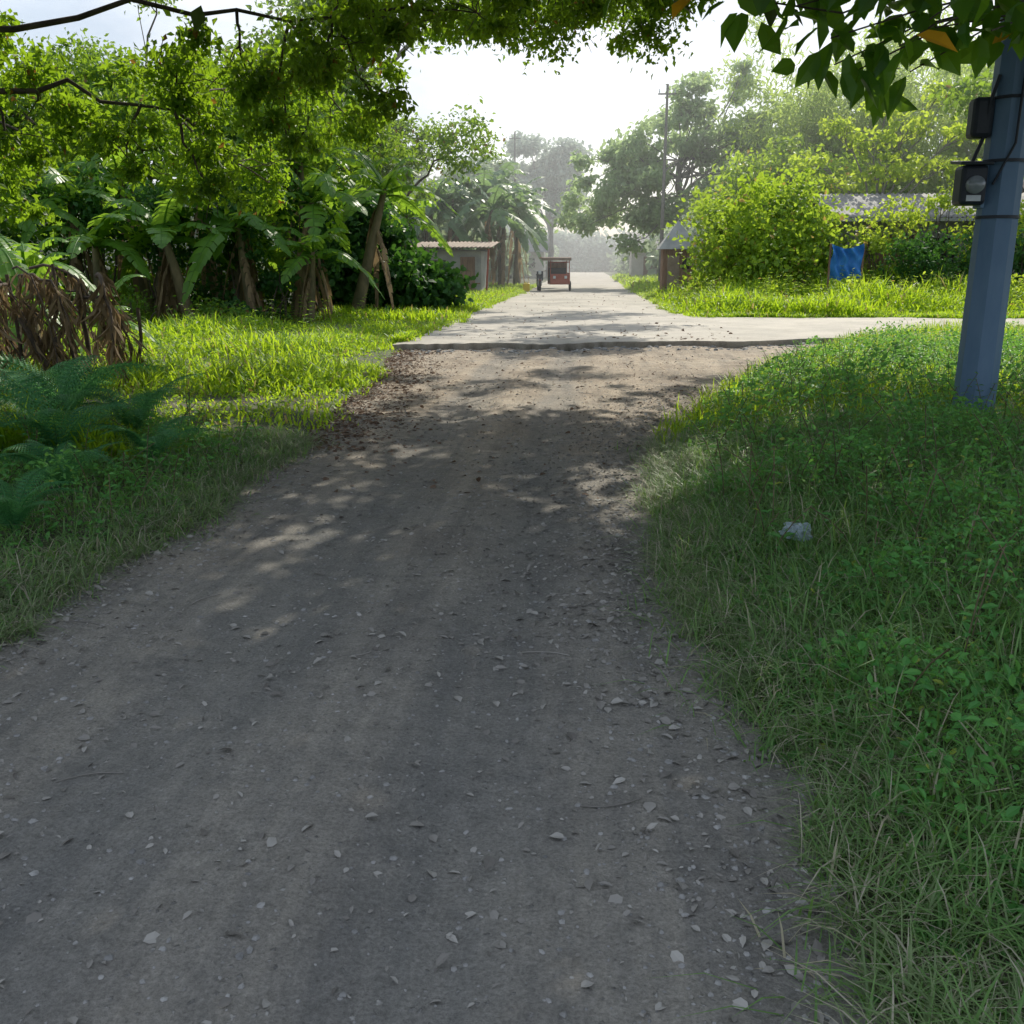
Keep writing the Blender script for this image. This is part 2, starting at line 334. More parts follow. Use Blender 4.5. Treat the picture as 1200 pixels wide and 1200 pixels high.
def lip(x): 
    return np.interp(x,[-3.5,0,2.6,5.2],[16.9,17.5,18.0,19.3])+.16*fn(x,x*.2,2.2,9)+.08*fn(x,x,9,10)+.45*np.exp(-((x-1.9)/.6)**2)
V1,Q1=slab(-3.5,2.6,lip,lambda x:x*0+170,220,260)
def yn2(x): return np.where(x<5.2,lip(x),np.maximum(yn(x),19.3))
V2,Q2=slab(2.602,45,yn2,lambda x:np.interp(x,[2.6,4,45],[28.5,26.7,26.6]),260,30)
mk('concrete_road',np.concatenate([V1,V2]),np.concatenate([Q1,Q2+len(V1)]),None,M_conc,False)

rs=R_(11)
def icos():
    t=(1+5**.5)/2; V=np.array([[-1,t,0],[1,t,0],[-1,-t,0],[1,-t,0],[0,-1,t],[0,1,t],[0,-1,-t],[0,1,-t],[t,0,-1],[t,0,1],[-t,0,-1],[-t,0,1]])/1.9
    F=np.array([[0,11,5],[0,5,1],[0,1,7],[0,7,10],[0,10,11],[1,5,9],[5,11,4],[11,10,2],[10,7,6],[7,1,8],[3,9,4],[3,4,2],[3,2,6],[3,6,8],[3,8,9],[4,9,5],[2,4,11],[6,2,10],[8,6,7],[9,8,1]]); return V,F
def edgepts(n,y0,y1,rs):
    y=y0+(y1-y0)*rs.rand(n)**1.2; w=rs.rand(n); L_=XL(y); Rr=XR(y)
    x=np.where(w<.3,L_+np.abs(rs.randn(n))*.22-.1,np.where(w<.6,Rr-np.abs(rs.randn(n))*.3+.08,L_+(Rr-L_)*rs.rand(n)))
    return x,y
iv,iF=icos()
def stones(name,x,y,s,zf):
    n=len(x); V=iv[None]*(s[:,None,None]*(np.array([1,1,.5])*(.6+.6*rs.rand(n,1,3))))*(.8+.4*rs.rand(n,12,1))
    a=rs.rand(n)*6.28; c,s_=np.cos(a),np.sin(a); vx=V[:,:,0]*c[:,None]-V[:,:,1]*s_[:,None]; vy_=V[:,:,0]*s_[:,None]+V[:,:,1]*c[:,None]
    V=np.stack([vx+x[:,None],vy_+y[:,None],V[:,:,2]+zf(x,y)[:,None]],-1).reshape(-1,3)
    F=(iF[None]+(np.arange(n)*12)[:,None,None]).reshape(-1,3); mk(name,V,None,F,M_stone,False)
x,y=edgepts(12000,1,17.5,rs); s=.004+.009*rs.rand(12000)**3+.010*(rs.rand(12000)<.012); stones('gravel',x,y,s,dz)
x=rs.uniform(-3.2,4.5,260); y=lip(x)-np.abs(rs.randn(260))*.35-.05; stones('broken_concrete',x,y,.02+.05*rs.rand(260)**2,dz)
def litter(name,x,y,L,mat,zf):
    n=len(x); P=np.stack([x,y,zf(x,y)+.005],1); D=rs.randn(n,3)*np.array([1,1,.22]); Nn=rs.randn(n,3)*.35+np.array([0,0,1]); s=.35+1.1*rs.rand(n)**2
    leaves(name,T_BIG,P,D,Nn,L*s,L*s*(.35+.5*rs.rand(n)),mat)
x,y=edgepts(9500,1.2,17.3,rs); yc=rs.uniform(3,12,3500); xc=XR(yc)-.1-np.abs(rs.randn(3500))*.55
litter('leaf_litter',np.concatenate([x,xc]),np.concatenate([y,yc]),.034,M_litter,dz)
ye=rs.uniform(7.5,17,6000); xe=XL(ye)+np.abs(rs.randn(6000))*.45-.2
yc=rs.uniform(6,17,900); xc=rs.uniform(-2.4,1.5,900); ok=sdist(xc,yc)<0
litter('leaf_litter',np.concatenate([xe,xc[ok]]),np.concatenate([ye,yc[ok]]),.05,M_litbr,dz)
x=rs.uniform(-3.4,3,500); y=18.3+rs.rand(500)**2*30; litter('leaf_litter',x,y,.07,M_litbr,lambda x,y:.118+0*x)
tw=[]
for k in range(26):
    a=np.array([rs.uniform(-2.2,.5),rs.uniform(2,12),0]); az=rs.rand()*6.28; L=.05+.18*rs.rand(); t=np.linspace(-1,1,6)[:,None]
    p=a+np.array([math.cos(az),math.sin(az),0])*L*.5*t+np.array([-math.sin(az),math.cos(az),0])*L*.12*t*t; p[:,2]=dz(p[:,0],p[:,1])+.006; tw.append((p,.0025))
tubes('fallen_twigs',tw,M_litter,4)

# ------------------------------------------------------------------ grasses
def blades(name,x,y,h,w,mat,bend=.5,rs=rs,z=None):
    n=len(x); az=rs.rand(n)*6.283; d=np.stack([np.cos(az),np.sin(az),az*0],1); px=np.stack([-np.sin(az),np.cos(az),az*0],1)
    b=bend*(.3+1.2*rs.rand(n)); base=np.stack([x,y,(gz(x,y) if z is None else z)-.01],1); V=[]
    for s_,ww in ((0,.8),(.38,1),(.74,.7)):
        c=base+d*(h*b*s_**2)[:,None]; c[:,2]+=h*s_*(1-.35*b*s_)
        V+= [c-px*(w*ww*.5)[:,None],c+px*(w*ww*.5)[:,None]]
    c=base+d*(h*b)[:,None]; c[:,2]+=h*(1-.45*b); V.append(c)
    V=np.stack(V,1).reshape(-1,3); o=(np.arange(n)*7)[:,None]
    q=np.concatenate([o+np.array([0,1,3,2]),o+np.array([2,3,5,4])]); t=o+np.array([4,5,6])
    return mk(name,V,q,t,mat)
def pts(n,x0,x1,y0,y1,rs,edge=.0,clump=.5,cs=2.0,seed=12,yp=1.):
    x=rs.uniform(x0,x1,n); y=y0+(y1-y0)*rs.rand(n)**yp; s=sdist(x,y)
    f=fn(x,y,cs,seed); keep=(s>edge+rs.exponential(.09,n)-.16+.12*f)&(rs.rand(n)<(1-clump)+clump*(f*.5+.5))
    return x[keep],y[keep]
x,y=pts(130000,-14,-2.1,6.5,26,rs,cs=1.3,seed=1,yp=1.3,clump=.8); n=len(x)
h=(.07+.19*rs.rand(n))*(.8+1.0*np.clip(fn(x,y,1.1,4),-.6,1))*np.clip(.5+sdist(x,y)*.6,.5,1.2)
blades('verge_grass',x,y,h,.010+.012*rs.rand(n)+.0005*y,M_gr,.8)
x,y=pts(34000,-6,-1.9,2.2,8,rs,cs=2,seed=2); n=len(x); h=(.05+.15*rs.rand(n)); blades('verge_grass',x,y,h,.004+.005*rs.rand(n),M_grs,.9)
x,y=pts(80000,.2,4.2,1.0,8,rs,cs=2.6,seed=3,clump=.6); n=len(x); h=(.07+.26*rs.rand(n)**1.4)*(.7+.5*sst(0,.8,sdist(x,y)))
blades('verge_grass',x,y,h,.003+.005*rs.rand(n),M_grs,1.0)
ty=rs.uniform(.9,8,760); tx=XR(ty)+.04+np.abs(rs.randn(760))*.30; m=24
x=np.repeat(tx,m)+rs.randn(760*m)*.035; y=np.repeat(ty,m)+rs.randn(760*m)*.035; n=len(x); h=np.repeat(.05+.13*rs.rand(760),m)*(.6+.8*rs.rand(n))
blades('dry_verge_grass',x,y,h,.0028+.003*rs.rand(n),M_dry,1.2,z=np.maximum(gz(x,y),dz(x,y)))
ty=rs.uniform(3,8,420); tx=XL(ty)-.02-np.abs(rs.randn(420))*.25
x=np.repeat(tx,m)+rs.randn(420*m)*.035; y=np.repeat(ty,m)+rs.randn(420*m)*.035; n=len(x); h=np.repeat(.05+.11*rs.rand(420),m)*(.6+.8*rs.rand(n))
blades('dry_verge_grass',x,y,h,.003+.003*rs.rand(n),M_dry,1.3,z=np.maximum(gz(x,y),dz(x,y)))
x,y=pts(42000,.6,10,7.5,22,rs,cs=1.6,seed=5,clump=.7); n=len(x); h=.10+.26*rs.rand(n); blades('verge_grass',x,y,h,.008+.009*rs.rand(n),M_gr,.8)
x,y=pts(62000,2.5,20,26.7,46,rs,edge=.05,cs=.8,seed=6,yp=1.2,clump=.6); n=len(x); h=(.25+.65*rs.rand(n))*np.clip(.35+sdist(x,y)*.5,.35,1.1)*(.8+.6*fn(x,y,1.0,3))
blades('tall_grass',x,y,np.maximum(h,.12),.03+.03*rs.rand(n),M_gr,.6)
x,y=pts(34000,-9,-3.4,24,62,rs,edge=.05,cs=.8,seed=7,yp=1.1); n=len(x); h=(.15+.25*rs.rand(n)); blades('tall_grass',x,y,h,.03+.03*rs.rand(n),M_gr,.6)
x,y=pts(16000,2.2,9,46,100,rs,cs=.8,seed=7); n=len(x); blades('tall_grass',x,y,.3+.4*rs.rand(n),.06+.04*rs.rand(n),M_gr,.6)
k=700; ty=17.5+rs.rand(k)**1.5*50; side=rs.rand(k)<.5; off=np.abs(fn(ty,ty,1.1,3))*.45*rs.rand(k); tx=np.where(side,-3.52+off,2.62-off); ok=side|(ty>28); tx=tx[ok];ty=ty[ok]
k2=400; ax=rs.uniform(3,22,k2); tx=np.concatenate([tx,ax]); ty=np.concatenate([ty,26.7-np.abs(fn(ax,ax,1.3,4))*.5*rs.rand(k2)])
x=np.repeat(tx,18)+rs.randn(len(tx)*18)*.08; y=np.repeat(ty,18)+rs.randn(len(tx)*18)*.1; n=len(x)
blades('verge_grass',x,y,.08+.18*rs.rand(n),.015+.012*rs.rand(n),M_gr,.9,z=np.full(n,.09))

def weeds(name,x,y,hh,L,mat,rs=rs,up=.45):
    n=len(x); z=gz(x,y)+hh*np.sqrt(rs.rand(n))
    D=rs.randn(n,3); D[:,2]=D[:,2]*.5-.1; Nn=rs.randn(n,3)*up+np.array([0,-.05,1]); s=.4+1.2*rs.rand(n)**1.5
    leaves(name,T_BIG,np.stack([x,y,z],1),D,Nn,L*s,L*(.4+.25*rs.rand(n))*s,mat)
def wh(x,y,a,b,seed): return np.maximum(.02,(a+b*np.clip(fn(x,y,2.4,seed)*.7+.4,0,1.3)+b*.4*fn(x,y,6,seed+1))*sst(-.05,.9,sdist(x,y)))
x,y=pts(98000,.45,4.6,1.4,7.5,rs,edge=.16,clump=.6,cs=3,seed=3); weeds('creeping_weeds',x,y,wh(x,y,.08,.32,8),.029,M_weed,up=.8)
x,y=pts(72000,.8,9,7,18,rs,edge=.15,clump=.6,cs=2,seed=4); weeds('creeping_weeds',x,y,wh(x,y,.12,.34,9),.052,M_weed,up=.85)
x,y=pts(38000,-6.5,-2.2,2.6,8,rs,edge=.12,clump=.6,cs=2.4,seed=9); weeds('creeping_weeds',x,y,wh(x,y,.06,.24,10),.034,M_weed,up=.7)
x,y=pts(26000,-14,-2.8,7,24,rs,edge=.25,clump=.95,cs=1.1,seed=10); weeds('creeping_weeds',x,y,wh(x,y,.10,.18,11),.06,M_bush,up=.7)
def herbs(name,n,x0,x1,y0,y1,h0,h1,L,mat,rs,edge=.5):
    x,y=pts(n,x0,x1,y0,y1,rs,edge=edge,clump=.5,cs=2,seed=6); P=[];D=[];Nn=[];paths=[];Ls=[]
    for xx,yy in zip(x,y):
        z=float(gz(np.array([xx]),np.array([yy]))[0]); H=h0+(h1-h0)*rs.rand(); ln=rs.randn(2)*.35*H
        k=9; t=np.linspace(0,1,k)[:,None]; p=np.array([xx,yy,z])+np.concatenate([t*t*ln[0],t*t*ln[1],t*H],1); paths.append((p[::2],.003))
        az=rs.rand()*6.28
        for j in range(3,k):
            for s in (0,math.pi):
                a=az+j*1.57+s+rs.randn()*.3; P.append(p[j]); D.append([math.cos(a),math.sin(a),.5-.6*rs.rand()]); Nn.append([rs.randn()*.4,rs.randn()*.4,1]); Ls.append(L*(1.25-.07*j)*(.6+.7*rs.rand()))
    e=empty(name); tubes('stems',paths,M_stem,4,e); Ls=np.array(Ls); leaves('leaves',T_BIG,np.array(P),np.array(D),np.array(Nn),Ls,Ls*.42,mat,e)
herbs('roadside_weeds',1000,.8,6,2.6,14,.2,.5,.058,M_weed,rs)
herbs('roadside_weeds',190,-5.5,-2.5,3.2,8,.2,.42,.062,M_weed,rs,.3)
herbs('roadside_weeds',500,3,18,26.8,33,.4,1.1,.13,M_limebush,rs,.1)
herbs('roadside_weeds',110,-14,-5,15,24,.3,.7,.10,M_bush,rs,1.5)

def fern(name,c,h,nf,rs,k=22):
    Ps=[];Ds=[];Ns=[];Ls=[];paths=[]
    for f in range(nf):
        az=6.283*(f+rs.rand()*.9)/nf; d=np.array([math.cos(az),math.sin(az),0]); L=h*(.7+.6*rs.rand())
        t=np.linspace(0,1,k)[:,None]; out_=.2+.5*rs.rand()
        p=np.array(c)+d*(L*(out_*t+.4*t**2))+np.array([0,0,1])*(L*(1.3*t-(.65+.3*rs.rand())*t**2.2))
        paths.append((p,np.linspace(.006,.0015,k))); tg=norm(np.gradient(p,axis=0)); side=norm(np.cross(tg,[0,0,1.])+rs.randn(3)*.22); side=norm(side-(side*tg).sum(1,keepdims=True)*tg); nn=np.cross(side,tg)
        prof=np.sin(np.linspace(.28,3.05,k))**.8*L*.22
        for s in(-1,1):
            q=slice(3,k); Ps.append(p[q]); Ds.append(side[q]*s+tg[q]*.35-nn[q]*(.1+.3*rs.rand())); Ns.append(nn[q]); Ls.append(prof[q])
    P=np.concatenate(Ps);D=np.concatenate(Ds);Nn=np.concatenate(Ns);L=np.concatenate(Ls)
    P2=[];D2=[];N2=[];L2=[];Dn=norm(D);sd=norm(np.cross(Dn,Nn))
    for j in range(7):
        a=(j+.5)/7
        for s in(-1,1):
            P2.append(P+Dn*(L*a)[:,None]); D2.append(sd*s+Dn*.6); N2.append(Nn); L2.append(L*.15*(1.1-a)+.002)
    e=empty(name); tubes('stalks',paths,M_fern,4,e)
    leaves('leaflets',T_SMALL,np.concatenate(P2),np.concatenate(D2),np.concatenate(N2),np.concatenate(L2)*1.5,np.concatenate(L2)*.95,M_fern,e)
for (fx,fy,fh) in [(-3.35,5.6,.55),(-3.15,6.5,.45),(-3.85,6.5,.75),(-4.3,7.3,.8),(-3.8,7.6,.6),(-4.5,6.2,.7),(-3.1,4.7,.38),(-4.7,8.2,.8),(-4.0,5.2,.5)]:
    fern('fern',(fx,fy,gz(np.array([fx]),np.array([fy]))[0]),fh,9,rs)

# ------------------------------------------------------------------ bananas
def bleaf(base,az,L,W,rise,droop,rs,tear=.35,n=16):
    d=np.array([math.cos(az),math.sin(az),0]); t=np.linspace(0,1,n)[:,None]
    p=np.array(base)+d*(L*(.75*t+.1*t**2)*(1-.25*rise))+np.array([0,0,1])*(L*(rise*t-droop*t**2))
    tg=norm(np.gradient(p,axis=0)); side=norm(np.cross(tg,[0,0,1.])); nn=np.cross(side,tg)
    prof=W*.5*np.clip(np.sin(np.linspace(0,1,n)**.75*math.pi),0,1)**.6; prof[:2]*=.15; prof[-1]=.01
    V=[];Q=[]
    for s in(-1,1):
        for i in range(n-1):
            sag=tear*rs.rand()*.9; o=len(V); e=.93 if rs.rand()<.5 else 1.0
            a,b=p[i],p[i]+(p[i+1]-p[i])*e
            wa,wb=prof[i],prof[i+1]
            def mp(q,w,k,j): return q+side[j]*s*w*k*(1-.3*sag)+nn[j]*(w*k*.25)-np.array([0,0,1])*w*(k**2)*(.25+sag)
            m=(wa+wb)/2 if i>2 and i<n-3 else None
            w1=m if m is not None else wa; w2=m if m is not None else wb
            V+=[a,b,mp(a,w1,.55,i),mp(b,w2,.55,i),mp(a,w1,1,i),mp(b,w2,1,i)]
            Q+=[[o,o+1,o+3,o+2],[o+2,o+3,o+5,o+4]]
    return np.array(V),np.array(Q),(p,np.linspace(.03,.006,n))
def banana(c,h,rs,nl=8,L=2.0,mat=M_ban,dry=4,name='banana_plant'):
    e=empty(name); z0=float(gz(np.array([c[0]]),np.array([c[1]]))[0])
    ln=rs.randn(2)*.11*h
    tr=np.array([[c[0]+ln[0]*t,c[1]+ln[1]*t,z0-.05+h*t] for t in np.linspace(0,1,8)])
    tubes('pseudostem',[(tr,np.array([.17,.15,.14,.13,.12,.10,.085,.06])*min(1,.45+h/4.5)*(.8+.4*rs.rand()))],M_stem,10,e)
    Vs=[];Qs=[];o=0;ribs=[]
    for k in range(nl):
        az=k*2.4+rs.rand()*.9; V,Q,rb=bleaf(tr[-1]-[0,0,.08*k*.3],az,L*(.7+.5*rs.rand()),L*.30,1.0-.11*k+.3*rs.rand(),.55+.45*rs.rand(),rs,.35+.5*rs.rand())
        Vs.append(V);Qs.append(Q+o);o+=len(V);ribs.append(rb)
    mk('leaves',np.concatenate(Vs),np.concatenate(Qs),None,mat,False,e); tubes('midribs',ribs,mat,5,e)
    if dry:
        Vs=[];Qs=[];o=0
        for k in range(dry):
            V,Q,_=bleaf(tr[-2-k%3],rs.rand()*6.28,L*(.5+.45*rs.rand()),L*.22,-.1,.9+.6*rs.rand(),rs,.9)
            c0=tr[-3]; V=V.copy(); V[:,:2]=c0[:2]+(V[:,:2]-c0[:2])*.38; V[:,2]=np.maximum(V[:,2],z0+.05)
            Vs.append(V);Qs.append(Q+o);o+=len(V)
        mk('dry_leaves',np.concatenate(Vs),np.concatenate(Qs),None,M_bandry,False,e)
rb=R_(21)
for (bx,by,bh,bl) in [(-11.2,21.4,1.9,2.2),(-10.4,22.6,2.6,2.4),(-9.3,21.9,2.1,2.3),(-8.7,23.2,3.0,2.5),(-7.9,22.2,2.3,2.2),(-7.2,23.2,2.9,2.5),(-6.6,22.3,1.7,1.9),(-12.4,22.6,2.9,2.4),(-9.9,25.2,3.9,2.6),(-7.6,25.6,4.1,2.7),(-13.6,21.2,2.5,2.4),(-14.8,22.5,3,2.4),(-11.5,24.5,3.6,2.5),(-6.2,25.2,3.3,2.3)]:
    banana((bx,by),bh,rb,9,bl,M_ban,8)
banana((-8.0,12.8),.9,rb,8,1.4,M_ban,1); banana((-8.7,14.4),1.3,rb,8,1.6,M_ban,2); banana((-7.4,13.9),.6,rb,7,1.1,M_ban,0)
for (bx,by,bh) in [(-6.9,31.5,3.2),(-7.9,33.5,3.8),(-8.9,30.5,3.4),(-7.0,36.5,3.2),(-8.6,40,3.6)]:
    banana((bx,by),bh,rb,9,2.7,M_ban,6)
for (bx,by,bh) in [(-7.4,56.5,5.0),(-6.2,58,5.4),(-5.2,57,4.6),(-5.6,62,5.8),(-8.6,59,5.2),(-4.8,66,5.2),(-9.6,55,4.8),(-6.6,54,4.4),(-4.6,60,4.6)]:
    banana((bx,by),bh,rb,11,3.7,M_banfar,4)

# loose drooping dead fronds
e=empty('dead_fronds'); bp=[];LP=[];LD=[]
for k in range(20):
    a=np.array([-6.75+rb.randn()*.45,10.8+rb.randn()*.4,.7+.8*rb.rand()]); az=rb.uniform(-1.9,.9); L=.6+1.0*rb.rand()
    t=np.linspace(0,1,10)[:,None]; p=a+np.array([math.cos(az),math.sin(az),0])*L*t**.8*.75+np.array([0,0,1])*(.15*L*t-(.7+.6*rb.rand())*L*t**2.2); p=p+rb.randn(10,3)*.012; p[:,2]=np.maximum(p[:,2],.12)
    bp.append((p,np.linspace(.024,.006,10)*(.5+.9*rb.rand())))
    for j in range(2,10):
        for q in range(7): LP.append(p[j]+rb.randn(3)*.03); LD.append([rb.randn()*.4,rb.randn()*.4,-1])
for k in range(16):
    a=np.array([-6.8+rb.randn()*.5,10.9+rb.randn()*.4,.05]); b=a+np.array([rb.randn()*.2,rb.randn()*.2,.7+.8*rb.rand()]); bp.append((bez(a,b,rb,0,6,.04),.018+.015*rb.rand()))
tubes('stalks',bp,M_stick,5,e); LP=np.array(LP); LD=np.array(LD); leaves('dry_strips',T_SMALL,LP,LD,rb.randn(len(LP),3),.20+.2*rb.rand(len(LP)),.028,M_bandry,e)

# ------------------------------------------------------------------ bushes / trees
def bush(name,rs,clusters,dens,L,W,mat,T=T_SMALL,sub=.38):
    e=empty(name); paths=[]
    for c in clusters:
        for k in range(5):
            tgt=np.array(c[:3])+norm(rs.randn(3))*np.array(c[3:6])*.7; b=np.array([c[0]+rs.randn()*.2,c[1]+rs.randn()*.2,0.])
            paths.append((bez(b,tgt,rs,.1,6,.08),np.linspace(.035,.01,6)))
    tubes('stems',paths,M_bark,5,e); crown('foliage',rs,clusters,dens,L,W,mat,T,e,sub)
    return e
rt=R_(33)
bush('vine_covered_bush',rt,[(-5.9,27.6,1.2,1.7,1.5,1.6),(-5.0,28.8,.8,1.0,1.2,1.0),(-7.2,27.8,1.5,1.2,1.2,1.6),(-6.4,28.2,2.6,1.1,1,.9)],430,.22,.17,M_dark,T_BIG)
bush('climbing_vine',rt,[(-8.3,22.8,2.4,.7,.6,1.1),(-10.2,22.3,2.2,.7,.6,1.0),(-6.9,23.8,2.6,.7,.6,1.2),(-11.8,22.4,2.4,.8,.6,1.1),(-9.4,23.4,1.2,.9,.6,1.0),(-13.2,22.4,2.0,1,.7,1.3),(-7.4,22.6,1.0,.5,.4,.7),(-8.2,21.6,.5,.7,.4,.5)],360,.13,.10,M_dark,T_BIG,.5)
bush('hedge',rt,[(x_,25.5+rt.rand()*1.5,1.3,1.6,1.0,1.6) for x_ in np.arange(-22,-7,1.7)],230,.17,.10,M_bush)
bush('hedge',rt,[(-12.5,14.5,.6,1.2,1.2,.9),(-11,17.5,.7,1.2,1.4,.9),(-13,19,.9,1.6,1.4,1.2),(-9.8,11.6,.6,1.1,1,.8),(-10.2,20.6,.5,.9,.6,.6),(-8.4,21,.4,.7,.5,.5),(-12.2,20.4,.6,1,.7,.7)],330,.11,.065,M_bush)
bush('roadside_bush',rt,[(-5.6,31,.4,1.0,1.6,.5),(-6.0,34,.4,1.0,1.5,.5)],260,.13,.09,M_bush,T_BIG)
def rc(rs,c,spread,n,r,zf=.6):
    return [(c[0]+rs.randn()*spread,c[1]+rs.randn()*spread,c[2]+rs.randn()*spread*zf,r*(.7+.6*rs.rand()),r*(.7+.6*rs.rand()),r*(.45+.4*rs.rand())) for _ in range(n)]
for (tx,ty,th,sp) in [(-14,29,5.5,2.0),(-19,27,5.5,2.2),(-9.6,29.5,5.2,1.7),(-24,24,6,2.2),(-17.5,21,5.2,1.6),(-11.5,38,7.5,2.4),(-18,36,7.5,2.4),(-9.4,45,6.6,1.6)]:
    tree('fruit_tree',rt,(tx,ty,0),(tx+.3,ty,th*.5),rc(rt,(tx,ty,th),sp,12,1.5),.18,165,.22,.12,M_bush,M_bark,.1)

bush('flowering_hedge',rt,[(5.9,35.2,2.2,1.7,1.7,2.1),(5.0,37.5,1.9,1.1,1.6,1.8),(7.5,36.4,2.4,1.6,1.6,2.1),(6.7,34.8,1.2,1.6,1.0,1.3),(5.6,38.5,3.4,1.4,1.5,1.3),(8.7,36.8,2.0,1.2,1.2,1.8),(7.2,37.2,4.0,1.1,1.1,.8)],270,.19,.13,M_limebush,T_BIG,.45)
bush('hedge',rt,[(10.8,34.0,1.4,1.3,1.0,1.3),(12.8,34.3,1.5,1.6,1,1.4),(14.9,34,1.7,1.6,1,1.5),(17,33.5,1.7,1.6,1,1.5)],300,.15,.10,M_dark,T_BIG)
bush('hedge',rt,[(9.0,31.0,.5,1.4,.8,.5),(12.5,30.5,.5,1.8,.9,.6),(16,30,.7,2,1,.7),(6.0,32.3,.5,1.2,.8,.5),(8.4,32.0,.6,.8,.4,.7)],300,.12,.08,M_yel,T_BIG)
bush('shrub',rt,[(10.4,36.0,2.6,.9,.8,1.0),(11.4,36.3,3.3,.8,.7,.7),(13.6,36,2.6,1.0,.7,1.2),(12.6,36.2,3.7,.7,.6,.6),(15.4,36,3.0,.9,.7,1.0)],170,.17,.11,M_yel,T_BIG,.5)
cl=[]
for (x_,y_,z_,r_) in [(2.0,59,5.4,2.0),(.4,61,4.6,1.6),(4.5,60,7.3,2.4),(7.8,61,6.5,2.4),(3.4,61,9.2,1.9),(6.8,60,9.4,2.1),(5.2,60,11.1,1.5),(9.8,60,8.4,2.0),(5.0,59,4.4,2.4),(2.8,58,3.4,1.6),(1.4,60,7.0,1.5),(8.6,60,10.6,1.4),(11.4,60,6.6,1.8),(5.8,60,8.2,1.6),(3.6,59,6.2,1.5),(10.8,61,10,1.4)]:
    for k in range(4): cl.append((x_+rt.randn()*r_*.7,y_+rt.randn()*.9,z_+rt.randn()*.6,r_*.5,r_*.5,r_*.3))
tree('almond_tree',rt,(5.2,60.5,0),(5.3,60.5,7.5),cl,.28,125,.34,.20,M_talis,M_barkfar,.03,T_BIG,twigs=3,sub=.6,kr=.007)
tree('lime_tree',rt,(12.0,43,0),(12.2,43,3.4),[(10.2,43,4.8,1.2,1.1,.5),(11.4,43,6.5,1.1,1,.45),(13.2,43,7.0,1.2,1,.45),(14.6,43,5.4,1.3,1.1,.5),(12.4,42.5,5.4,1.3,1.1,.5),(9.2,43.4,5.8,.9,.9,.4),(15.4,43,6.8,1,1,.4),(12.2,43,8.0,1,1,.4),(10.4,43,7.2,.9,.9,.4),(14.2,43,8.2,.9,.9,.4)],.14,95,.24,.16,M_yel,M_barkfar,.15,T_BIG,twigs=9,sub=.42)
tree('fruit_tree',rt,(9.8,50,0),(9.9,50,4),rc(rt,(9.8,50,5.2),1.6,11,1.5),.25,110,.32,.2,M_limebush,M_barkfar,.1,sub=.5)
tree('fruit_tree',rt,(21,40,0),(21,40,4),rc(rt,(20.5,40,5.5),2.4,14,1.7),.25,110,.3,.18,M_bush,M_bark,.1)
tree('fruit_tree',rt,(12.5,66,0),(12.5,66,6),rc(rt,(12.5,66,8.5),2.2,14,2.0),.3,80,.42,.26,M_talis,M_barkfar,.1,sub=.5)
e=empty('bamboo_clump'); paths=[];PP=[]
for k in range(60):
    b=np.array([(15.0,18.5,22,12.8)[k%4]+rt.randn()*1.1,57+rt.randn()*.9,0]); az=rt.rand()*6.28; H=10+6*rt.rand(); t=np.linspace(0,1,12)[:,None]
    p=b+np.array([math.cos(az),math.sin(az),0])*H*.38*t**2.2+np.array([0,0,1])*H*(1.05*t-.22*t**3)
    paths.append((p,np.linspace(.05,.012,12))); 
    for j in range(3,12):
        m=75; PP.append(p[j]+rt.randn(m,3)*np.array([.6,.6,.42]))
tubes('culms',paths,M_bam,5,e); P=np.concatenate(PP); D=rt.randn(len(P),3)+np.array([0,0,-.9]); leaves('foliage',T_SMALL,P,D,rt.randn(len(P),3),.48,.11,M_bam,e)
# thin-crowned tree added, crown above the view, for broken shade on the far road
cl=[]
for k in range(28):
    y_=rt.uniform(29,48); cl.append((rt.uniform(-7,5),y_,1.5+.2456*y_+1.3+1.6*rt.rand(),1.5,1.1,.45))
cl2=[(-10,42,12.2,2,2,1.2),(-12,44,12.5,2,2,1.2),(-11,43,9.6,1.8,1.8,1.2),(-8.8,41,10.6,1.6,1.6,1),(-13,42,10,1.8,1.8,1.2),(-10,41,8,1.6,1.5,1)]
e=empty('added_shade_tree'); trk=bez((-12,44,0),(-11.2,43,8.5),rt,0,8,.03)
tubes('trunk_and_limbs',limbs2(rt,trk,np.linspace(.3,.2,8),[(-2,33,11.6),(1,38,13.0),(3,46,14.6),(-6,30,11.2),(-10,42,12.5)],cl+cl2,.12,.03),M_barkfar,6,e)
crown('crown',rt,cl+cl2,110,.26,.16,M_bush,T_SMALL,e,.5)
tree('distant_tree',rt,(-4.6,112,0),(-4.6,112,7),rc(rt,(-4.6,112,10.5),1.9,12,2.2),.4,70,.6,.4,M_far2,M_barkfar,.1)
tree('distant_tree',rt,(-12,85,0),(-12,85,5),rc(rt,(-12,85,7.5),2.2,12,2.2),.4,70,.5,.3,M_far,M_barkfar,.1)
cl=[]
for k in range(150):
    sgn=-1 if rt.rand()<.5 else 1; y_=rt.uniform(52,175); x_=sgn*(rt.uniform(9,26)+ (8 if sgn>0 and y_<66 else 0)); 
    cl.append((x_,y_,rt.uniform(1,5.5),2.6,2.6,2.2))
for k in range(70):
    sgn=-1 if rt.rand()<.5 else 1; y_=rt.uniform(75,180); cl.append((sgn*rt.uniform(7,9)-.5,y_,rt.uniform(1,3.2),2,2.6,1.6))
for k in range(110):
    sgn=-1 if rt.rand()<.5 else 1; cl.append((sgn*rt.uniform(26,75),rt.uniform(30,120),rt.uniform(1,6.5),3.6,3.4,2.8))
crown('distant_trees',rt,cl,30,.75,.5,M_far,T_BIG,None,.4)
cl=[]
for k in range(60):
    x_=rt.uniform(-26,26); cl.append((x_,185+rt.rand()*14,rt.uniform(1,5 if abs(x_)<9 else 8),3.2,3,2.6))
